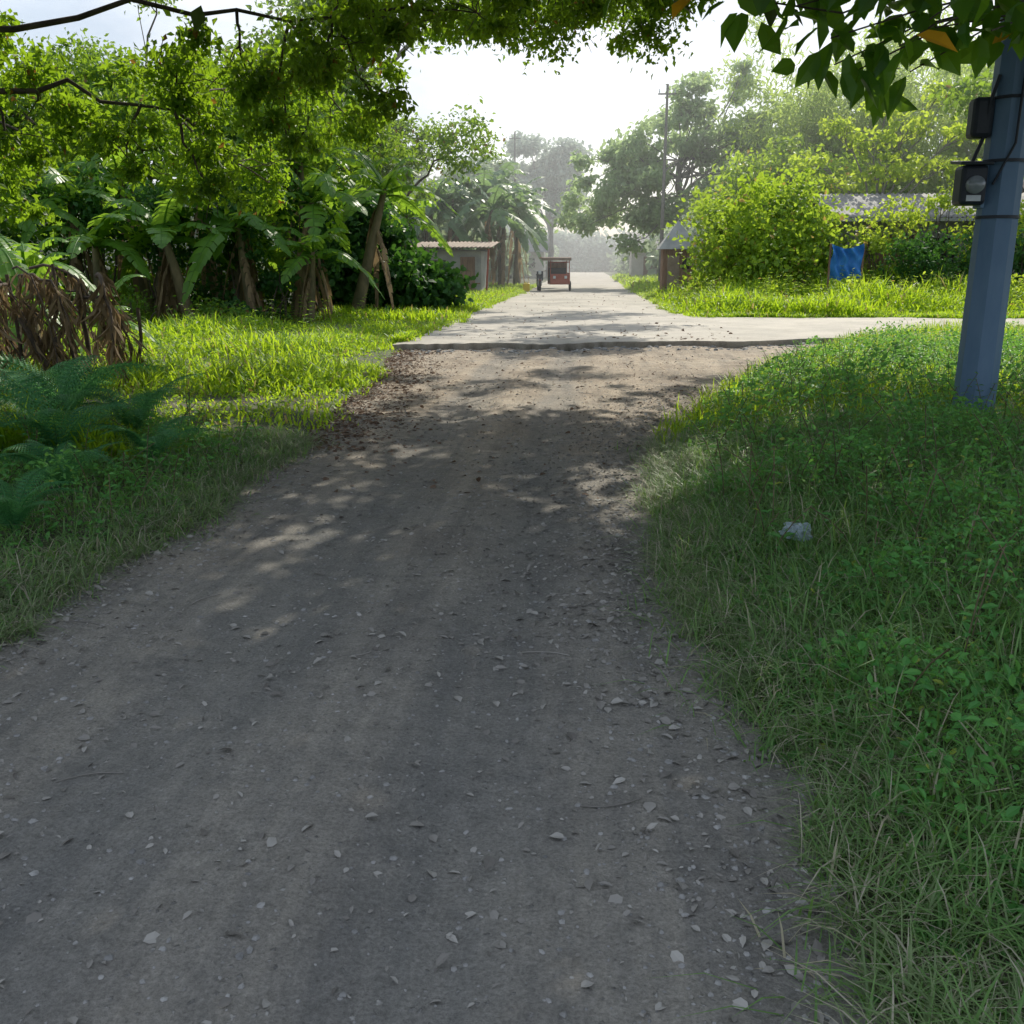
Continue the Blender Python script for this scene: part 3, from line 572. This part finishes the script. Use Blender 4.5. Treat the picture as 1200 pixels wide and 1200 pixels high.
crown('distant_trees',rt,cl,30,.9,.6,M_far2,T_BIG,None,.4)

# ------------------------------------------------------------------ overhanging trees near the camera
ro=R_(44)
vis=[(-6.1,9.6,3.75,.6,.6,.3),(-5.5,9.7,3.05,.6,.6,.4),(-5.7,9.4,2.5,.6,.5,.35),(-4.7,9.8,2.55,.5,.5,.42),(-4.1,9.8,3.35,.7,.7,.42),(-3.95,10,2.75,.45,.5,.42),(-3.9,9.9,2.2,.33,.4,.30),(-3.4,9.9,3.25,.55,.6,.38),(-3.05,10,2.7,.35,.4,.32),
     (-2.7,10,3.5,.55,.6,.3),(-2.25,10.3,3.15,.35,.4,.24),(-1.9,10.2,3.8,.55,.6,.28),(-1.2,10.6,4.0,.6,.7,.24),(-1.5,13.6,4.7,.8,.9,.42),(-.5,13.8,4.6,.8,.9,.5),(.4,13.9,4.7,.8,.9,.42),(1.3,13.8,5.0,.8,.9,.4),(-2.8,11.2,4.4,.8,.9,.4),(.1,11,4.35,.8,.8,.3),(-6.7,9.2,3.0,.6,.6,.5),
     (-6.4,10.4,2.3,.5,.5,.3),(-4.6,12.5,3.6,.7,.7,.5),(-3.7,13,3.7,.7,.7,.5),(-5.2,13,2.9,.7,.7,.45),(-4.4,13.4,2.7,.55,.6,.4),(-3.0,12.4,3.9,.6,.6,.4),(-3.3,13.6,3.4,.4,.5,.4),
     (-.9,19.6,6.5,.8,.8,.35),(.6,18.6,6.1,.7,.8,.35),(1.5,21,6.8,.8,.8,.35),(-2.2,17.6,6.0,.8,.8,.35),(-.4,16.4,5.5,.7,.7,.3)]  # far clumps here and in the next list added to dapple the road
visr=[(2.2,13.6,5.3,.8,.9,.4),(3.2,12.5,5.2,.8,.9,.4),(2.6,18.5,6.4,.8,.8,.35),(3.6,20.5,7.0,.8,.8,.35)]
def over(rs,xa,xb):  # unseen upper crown, laid out just above the view to shade near ground
    out=[]; 
    for xg in np.arange(xa,xb,1.25):
        for yg in np.arange(4.0,17.6,1.15):
            x_=xg+rs.uniform(-.35,.35); y_=yg+rs.uniform(-.35,.35)
            if x_<-2.6 and y_>10.4: continue
            if y_>11.5 and rs.rand()<(.30 if y_<14 else .5): continue
            z_=1.5+.2456*y_+1.05+1.0*rs.rand()
            out.append((x_,y_,z_,1.05,1.05,.5))
    return out
upl=over(ro,-6.5,1.2); upr=over(ro,1.6,9.0)
e=empty('acacia_tree')
trk=bez((-8.4,8.4,0),(-7.9,8.8,4.6),ro,0,8,.04)
side_=bez(trk[4],(-4.2,9.9,3.0),ro,.10,12,.05); side2=bez(trk[5],(-2.6,10.2,3.9),ro,.05,12,.05)
tubes('trunk_and_limbs',limbs2(ro,trk,np.linspace(.3,.2,8),[(-1,7,5.6),(.5,12,6.3),(-4,10.5,5.6),(0,15,7.2),(-3.5,5,4.9)],vis+upl,.13,.018,[(side_,np.linspace(.05,.012,12)),(side2,np.linspace(.045,.012,12))]),M_bark,6,e)
crown('lower_crown',ro,vis,1050,.085,.050,M_can,T_SMALL,e,.36,.7,.5)
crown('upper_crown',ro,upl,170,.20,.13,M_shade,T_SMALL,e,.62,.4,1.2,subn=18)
e=empty('jackfruit_tree'); tubes('trunk_and_limbs',limbs(ro,(6.9,8.6,0),(6.6,9.2,3.9),visr+upr[::3],.24,.15,3,.008,.010),M_bark,7,e)
crown('lower_crown',ro,visr,900,.085,.05,M_can,T_SMALL,e,.36,.7,.5)
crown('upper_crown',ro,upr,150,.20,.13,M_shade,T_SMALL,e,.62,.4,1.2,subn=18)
tw=[]
A=np.array([6.4,8.4,3.4]); P_=[];D_=[]
for (ex,ey,ez) in [(.70,5.0,2.72),(.95,5.0,2.68),(1.15,5.1,2.56),(1.3,5.1,2.42),(1.5,5.2,2.56),(1.3,4.9,2.78),(.95,5.2,2.80),(1.7,5.3,2.64),(.6,5.1,2.84),(2.1,5.3,2.70),(1.6,4.8,2.82),(1.45,5.0,2.50),(1.9,5.1,2.58),(2.3,5.3,2.7),(.4,5.2,2.93),(1.1,5.5,2.95),(1.2,5.2,2.46),(1.6,5.3,2.44)]:
    p=bez(A,(ex,ey,ez),ro,.12,12,.03); tw.append((p,np.linspace(.018,.004,12)))
    for k in range(16):
        b=p[-1-(k%3)]*(1)+ro.randn(3)*np.array([.08,.08,.05]); P_.append(b); d=ro.randn(3); d[2]-=.8; D_.append(d)
P_=np.array(P_);D_=np.array(D_)
e=empty('breadfruit_branch'); tubes('twigs',tw,M_bark,6,e); s=.7+.5*ro.rand(len(P_))
leaves('leaves',T_BIG,P_,D_,ro.randn(len(P_),3)*.6+np.array([0,0,.6]),.19*s,.11*s,M_big,e)

# ------------------------------------------------------------------ utility pole with meters
e=empty('utility_pole'); px_,py_=3.25,8.15
H=8.5
V=[];Qd=[]
for k,z in enumerate(np.linspace(-.3,H,10)):
    w=.165-.005*z
    for a in range(8):
        th=math.pi/8+a*math.pi/4; V.append((px_+w*math.cos(th),py_+w*math.sin(th),z))
for k in range(9):
    for a in range(8): Qd.append((k*8+a,k*8+(a+1)%8,(k+1)*8+(a+1)%8,(k+1)*8+a))
mk('shaft',V,Qd,None,M_galv,False,e)
for z in (2.28,1.86,2.74): 
    V,Qd=tubearr([([(px_,py_,z-.012),(px_,py_,z+.012)],.172-.005*z)],12); mk('strap',V,Qd,None,M_blk,True,e)
box('meter_case',(px_-.25,py_-.03,2.10),(.20,.20,.30),M_blk,e,bev=.03)
box('mounting_plate',(px_-.155,py_,2.1),(.03,.16,.34),M_galv,e,bev=.004)
box('rain_hood',(px_-.26,py_-.05,2.27),(.25,.25,.025),M_blk,e,(.12,0,0),.008)
box('conduit_box',(px_-.22,py_,2.60),(.16,.16,.30),M_blk,e,bev=.035)
V,Qd=tubearr([([(px_-.25,py_-.11,2.10),(px_-.25,py_-.15,2.10),(px_-.25,py_-.185,2.10),(px_-.25,py_-.19,2.10)],[.07,.07,.06,.001])],20); mk('meter_dial',V,Qd,None,M_glass,True,e)
box('label_plate',(px_-.25,py_-.133,2.0),(.11,.008,.045),M_wht,e,bev=.001)
tubes('conduit',[(np.array([[px_-.14,py_-.08,2.9],[px_-.19,py_-.08,2.7],[px_-.2,py_-.05,2.45],[px_-.25,py_,2.25]]),.014),(np.array([[px_+.02,py_-.155,8],[px_+.02,py_-.165,4],[px_,py_-.175,2.4],[px_-.12,py_-.14,2.1]]),.010)],M_blk,6,e)
box('crossarm',(px_,py_,7.9),(1.8,.09,.1),M_galv,e)
def fpole(x_,y_,h,arm=True):
    e=empty('utility_pole'); tubes('shaft',[(np.array([[x_,y_,0],[x_,y_,h]]),[.12,.07])],M_barkfar,8,e)
    box('crossarm',(x_,y_,h-.5),(1.0,.07,.08),M_barkfar,e)
    for dx in(-.42,.42): tubes('insulator',[(np.array([[x_+dx,y_,h-.44],[x_+dx,y_,h-.25]]),[.04,.03])],M_wht,6,e)
fpole(4.1,56,11.0); fpole(-6.4,84,12.2)

# ------------------------------------------------------------------ buildings
M_roof=solid('weathered_tin',(.14,.14,.145),(.30,.29,.28),2.5,.75,.1,20,metal=.05,stretch=(1,3,1))
M_rust=solid('rusty_tin',(.20,.14,.11),(.34,.27,.23),3,.8,.2)
M_wall=solid('weathered_wall',(.26,.27,.28),(.42,.42,.42),2,.9,.2)
M_wood=solid('brown_wood',(.15,.085,.055),(.32,.20,.14),4,.85,.3,stretch=(4,4,.5))
M_blue=solid('blue_tarp',(.02,.13,.42),(.05,.25,.62),2.5,.5,.3,8)
M_hole=solid('dark_interior',(.012,.012,.012),(.03,.028,.025),3,.9,0)  # unlit room shade as flat near-black colour on panels over solid walls
M_red=solid('red_paint',(.26,.045,.025),(.38,.09,.05),3,.5,0)
M_cream=solid('cream_wall',(.5,.47,.42),(.65,.62,.56),2,.8,.1)
M_yp=solid('yellow_plastic',(.6,.42,.02),(.7,.5,.04),3,.4,0)
M_tire=solid('tyre_rubber',(.015,.015,.015),(.035,.033,.03),5,.8,.1)
M_chr=solid('chrome',(.4,.4,.4),(.6,.6,.6),5,.25,0,metal=.9)
def corr(name,x0,x1,ya,za,yb,zb,mat,parent,pitch=.2,amp=.025):
    n=int((x1-x0)/pitch*4); xx=np.linspace(x0,x1,n); z=amp*np.cos((xx-x0)/pitch*2*np.pi); m=6
    V=[];Qd=[]
    for k in range(m+1):
        t=k/m
        for i_ in range(n): V.append((xx[i_],ya+(yb-ya)*t,za+(zb-za)*t+z[i_]))
    for k in range(m):
        for i_ in range(n-1): Qd.append((k*n+i_,k*n+i_+1,(k+1)*n+i_+1,(k+1)*n+i_))
    o=mk(name,V,Qd,None,mat,True,parent); sm=o.modifiers.new('s','SOLIDIFY'); sm.thickness=.012
    return o
e=empty('tin_roof_house')
box('front_wall_left',(9.75,38,1.75),(.9,.12,2.6),M_wall,e); box('front_wall_right',(14.9,38,1.75),(5.4,.12,2.6),M_wall,e)
box('door',(11.2,38.06,1.5),(1.9,.08,2.1),M_wood,e); box('lintel',(11.2,38.0,2.8),(1.99,.12,.5),M_wall,e)
box('side_wall_left',(9.3,40.4,1.75),(.12,4.6,2.6),M_wall,e); box('side_wall_right',(17.6,40.4,1.75),(.12,4.6,2.6),M_wall,e); box('back_wall',(13.4,42.8,1.75),(8.2,.12,2.6),M_wall,e)
for wx in (13.2,15.8): box('window',(wx,37.93,2.0),(1.1,.05,.9),M_hole,e); box('window_sill',(wx,37.89,1.5),(1.3,.12,.06),M_wood,e); box('window_mullion',(wx,37.89,2.0),(.05,.05,.9),M_wood,e)
corr('roof_front',8.8,18.2,37.1,3.15,40.4,4.2,M_roof,e); corr('roof_back',8.8,18.2,43.6,3.0,40.4,4.2,M_roof,e)
box('fascia',(13.5,37.06,3.07),(9.4,.04,.12),M_wall,e)
for p_ in (9.1,12.0,14.9,17.8): box('porch_post',(p_,37.2,1.6),(.1,.1,2.9),M_wood,e)
e=empty('blue_tarp')
V=[];Qd=[]
for a in range(18):
    for b in range(12):
        fa=a/17;fb=b/11
        V.append((7.95+1.0*fa+.02*math.sin(b),32.7+.09*math.sin(a*1.1+b*.5)+.05*math.sin(b*1.3+a),1.0+1.15*fb-.16*math.sin(fa*3.14)*fb**2+.05*math.sin(a*.9)*(1-fb)))
for a in range(17):
    for b in range(11): Qd.append((a*12+b,(a+1)*12+b,(a+1)*12+b+1,a*12+b+1))
mk('sheet',V,Qd,None,M_blue,True,e)
for xx in (7.92,8.98): box('post',(xx,32.78,1.1),(.06,.06,2.1),M_wood,e)
e=empty('red_roof_house'); box('walls',(23,48,2.2),(7,5,4.4),M_cream,e); corr('roof_front',19,27,45,4.6,48,6.2,M_rust,e); corr('roof_back',19,27,51,4.6,48,6.2,M_rust,e)
box('window',(21.5,45.46,2.6),(1.2,.06,1.1),M_hole,e); box('door',(23.8,45.46,1.3),(1,.06,2.2),M_wood,e)
e=empty('tin_shed')
box('front_wall',(-6.6,46,1.05),(3.0,.1,2.1),M_wall,e); box('side_wall_right',(-5.15,47.6,1.05),(.1,3.1,2.1),M_wall,e); box('side_wall_left',(-8.05,47.6,1.05),(.1,3.1,2.1),M_wall,e); box('back_wall',(-6.6,49.2,1.1),(3.0,.1,2.2),M_wall,e)
box('window_opening',(-7.2,45.93,1.4),(.8,.05,.55),M_hole,e); box('door',(-5.75,45.93,.95),(.7,.05,1.75),M_wood,e); box('rail',(-6.6,45.9,.6),(2.9,.06,.06),M_wood,e)
corr('roof',-8.5,-4.5,45.2,2.25,49.6,2.6,M_rust,e)
box('post',(-4.75,45.4,1.1),(.09,.09,2.2),M_red,e,(0,.06,0)); box('post_left',(-8.3,45.4,1.1),(.1,.1,2.2),M_wood,e)
e=empty('wooden_hut'); hx,hy=3.75,42
box('front_wall',(hx,hy-.7,1.15),(1.2,.08,2.1),M_wood,e); box('left_wall',(hx-.6,hy,1.15),(.08,1.3,2.1),M_wood,e); box('right_wall',(hx+.6,hy,1.15),(.08,1.3,2.1),M_wood,e); box('back_wall',(hx,hy+.7,1.15),(1.2,.08,2.1),M_wood,e)
box('door',(hx-.2,hy-.76,1.0),(.5,.05,1.7),M_rust,e); box('window',(hx+.32,hy-.76,1.5),(.3,.05,.4),M_hole,e)
mk('pointed_roof',[(hx-.85,hy-1.,2.1),(hx+.85,hy-1.,2.1),(hx+.85,hy+1.,2.1),(hx-.85,hy+1.,2.1),(hx,hy,3.3)],[(0,3,2,1)],[(0,1,4),(1,2,4),(2,3,4),(3,0,4)],M_wall,False,e)
for (fx,fy,fw,mt) in [(5.8,84,4.5,M_cream),(8.5,108,6,M_cream),(-7.2,104,5,M_cream)]:
    e=empty('roadside_house'); box('walls',(fx,fy,1.4),(fw,4.5,2.8),mt,e); corr('roof_front',fx-fw/2-.5,fx+fw/2+.5,fy-3,2.7,fy,4.1,M_roof,e,.4); corr('roof_back',fx-fw/2-.5,fx+fw/2+.5,fy+3,2.7,fy,4.1,M_roof,e,.4)
    box('door',(fx-.8,fy-2.28,1.05),(.9,.06,2.1),M_wood,e); box('window',(fx+1,fy-2.28,1.6),(1.1,.06,.9),M_hole,e)

# ------------------------------------------------------------------ motor tricycle
e=empty('motor_tricycle'); e.location=(-2.15,52,.10); e.rotation_euler=(0,0,.12)
box('sidecar_floor',(.55,0,.38),(1.05,1.6,.07),M_red,e); box('sidecar_nose',(.55,-.82,.62),(1.05,.10,.55),M_red,e,(-.2,0,0),.04)
box('sidecar_side',(1.07,.05,.68),(.05,1.6,.55),M_red,e,bev=.02); box('sidecar_back',(.55,.82,.95),(1.05,.06,1.15),M_wood,e,bev=.02)
box('sidecar_seat',(.55,.5,.62),(.95,.45,.16),M_blk,e,bev=.04); box('seat_back',(.55,.74,.95),(.95,.08,.5),M_blk,e,bev=.03)
box('windscreen_frame_top',(.55,-.72,1.5),(1.05,.05,.06),M_red,e); box('sidecar_roof',(.35,.0,1.72),(1.55,1.9,.06),M_red,e,bev=.03); box('roof_visor',(.35,-.98,1.66),(1.55,.12,.16),M_rust,e,(.3,0,0),.02)
box('headlamp_left',(.25,-.9,.72),(.14,.06,.14),M_wht,e,bev=.02); box('headlamp_right',(.85,-.9,.72),(.14,.06,.14),M_wht,e,bev=.02)
for a,b in((.05,-.75),(1.05,-.75),(.05,.8),(1.05,.8)): tubes('roof_post',[(np.array([[a,b,.7],[a,b*1.02,1.7]]),.022)],M_red,6,e)
ring('sidecar_wheel',(1.18,.15,.26),.22,.05,M_tire,e)
ring('front_wheel',(-.5,-.72,.29),.25,.05,M_tire,e); ring('rear_wheel',(-.5,.62,.29),.25,.06,M_tire,e)
for y_ in(-.72,.62): 
    for k in range(8):
        a=k*math.pi/8; tubes('spoke',[(np.array([[-.5,y_-.24*math.cos(a),.29-.24*math.sin(a)],[-.5,y_+.24*math.cos(a),.29+.24*math.sin(a)]]),.006)],M_chr,4,e)
tubes('fork',[(np.array([[-.58,-.72,.29],[-.57,-.5,.95]]),.022),(np.array([[-.42,-.72,.29],[-.43,-.5,.95]]),.022),(np.array([[-.85,-.35,1.05],[-.65,-.48,1.02],[-.35,-.48,1.02],[-.15,-.35,1.05]]),.016)],M_chr,6,e)
tubes('frame',[(np.array([[-.5,-.45,.85],[-.5,-.2,.4],[-.5,.2,.38],[-.5,.62,.3]]),.03),(np.array([[-.5,-.4,.8],[-.5,.1,.72],[-.5,.7,.72]]),.03)],M_blk,6,e)
box('engine',(-.5,.0,.45),(.28,.4,.3),M_chr,e,bev=.05); box('fuel_tank',(-.5,-.15,.86),(.26,.45,.2),M_blk,e,bev=.08); box('bike_seat',(-.5,.35,.84),(.26,.65,.1),M_blk,e,bev=.04)
box('headlight',(-.5,-.6,.95),(.18,.1,.18),M_wht,e,bev=.05); box('front_fender',(-.5,-.74,.58),(.12,.4,.03),M_red,e,bev=.01); box('front_cowl',(-.5,-.56,.78),(.34,.1,.5),M_blk,e,bev=.04)
e=empty('water_container'); box('body',(-3.2,50,.33),(.34,.24,.42),M_yp,e,bev=.05); box('cap',(-3.1,50,.57),(.07,.07,.05),M_yp,e,bev=.01); box('handle',(-3.25,50,.59),(.16,.03,.03),M_yp,e,bev=.01)

bm=bmesh.new(); bmesh.ops.create_icosphere(bm,subdivisions=5,radius=1)
from mathutils import noise as mn
for v in bm.verts:
    c=v.co.copy(); f=1+.5*mn.noise(c*1.8)+.25*abs(mn.noise(c*3.4+Vector((3,1,2))))-.15*abs(mn.noise(c*8))
    v.co=Vector((c.x*f*.075,c.y*f*.05,max(c.z,-.5)*f*.045))
me=bpy.data.meshes.new('plastic_bag'); bm.to_mesh(me); bm.free()
M_bag=leafmat('thin_plastic',(.30,.42,.48),(.62,.68,.72),(.5,.6,.65),.3,rough=.35,ns=30); me.materials.append(M_bag); o=bpy.data.objects.new('plastic_bag',me); o.location=(1.04,4.5,.235); o.rotation_euler=(.3,.2,.5); link(o)

# ------------------------------------------------------------------ humid haze standing over the far part of the village
m,nt,out=newmat('humid_air'); vs=N(nt,'ShaderNodeVolumeScatter'); vs.inputs['Density'].default_value=.0042; vs.inputs['Anisotropy'].default_value=.55; vs.inputs['Color'].default_value=(.93,.96,1,1)
nt.links.new(vs.outputs[0],out.inputs['Volume'])
box('haze',(0,134,9.5),(240,200,21),m,None,bev=0)

# ------------------------------------------------------------------ sky, sun, camera
AZ=math.radians(14); EL=math.radians(41)
w=bpy.data.worlds.new('World'); sc.world=w; w.use_nodes=True; nt=w.node_tree; nt.nodes.clear()
out=nt.nodes.new('ShaderNodeOutputWorld'); bg=nt.nodes.new('ShaderNodeBackground'); bg.inputs[1].default_value=.145
sk=nt.nodes.new('ShaderNodeTexSky'); sk.sky_type='NISHITA'; sk.sun_disc=False; sk.sun_elevation=EL; sk.sun_rotation=AZ; sk.dust_density=2.0
tc=nt.nodes.new('ShaderNodeTexCoord'); mp=nt.nodes.new('ShaderNodeMapping'); mp.inputs['Scale'].default_value=(1,1,2.6); nt.links.new(tc.outputs['Generated'],mp.inputs[0])
nz=noise(nt,mp.outputs[0],2.2,8,.55); fac=ramp(nt,nz,[(.36,(.3,.3,.3)),(.58,(1,1,1))])
cc=ramp(nt,noise(nt,mp.outputs[0],3.5,6),[(.38,(4.2,5.0,6.1)),(.62,(7.2,7.6,8.2))])
c=mix(nt,fac,sk.outputs[0],cc); nt.links.new(c,bg.inputs[0]); nt.links.new(bg.outputs[0],out.inputs[0])
S=Vector((math.sin(AZ)*math.cos(EL),math.cos(AZ)*math.cos(EL),math.sin(EL)))
ld=bpy.data.lights.new('sun','SUN'); ld.energy=5; ld.angle=math.radians(.55); ld.color=(1,.94,.80); lo=bpy.data.objects.new('sun',ld); lo.rotation_euler=S.to_track_quat('Z','Y').to_euler(); lo.location=(10,40,40); link(lo)
cam=bpy.data.cameras.new('camera'); cam.sensor_width=36; cam.lens=33; cam.clip_end=3000; co=bpy.data.objects.new('camera',cam)
co.location=(0,0,1.5); co.rotation_euler=(math.radians(75.2),0,math.radians(4.52)); link(co); sc.camera=co
print('faces',sum(len(m.polygons) for m in bpy.data.meshes))
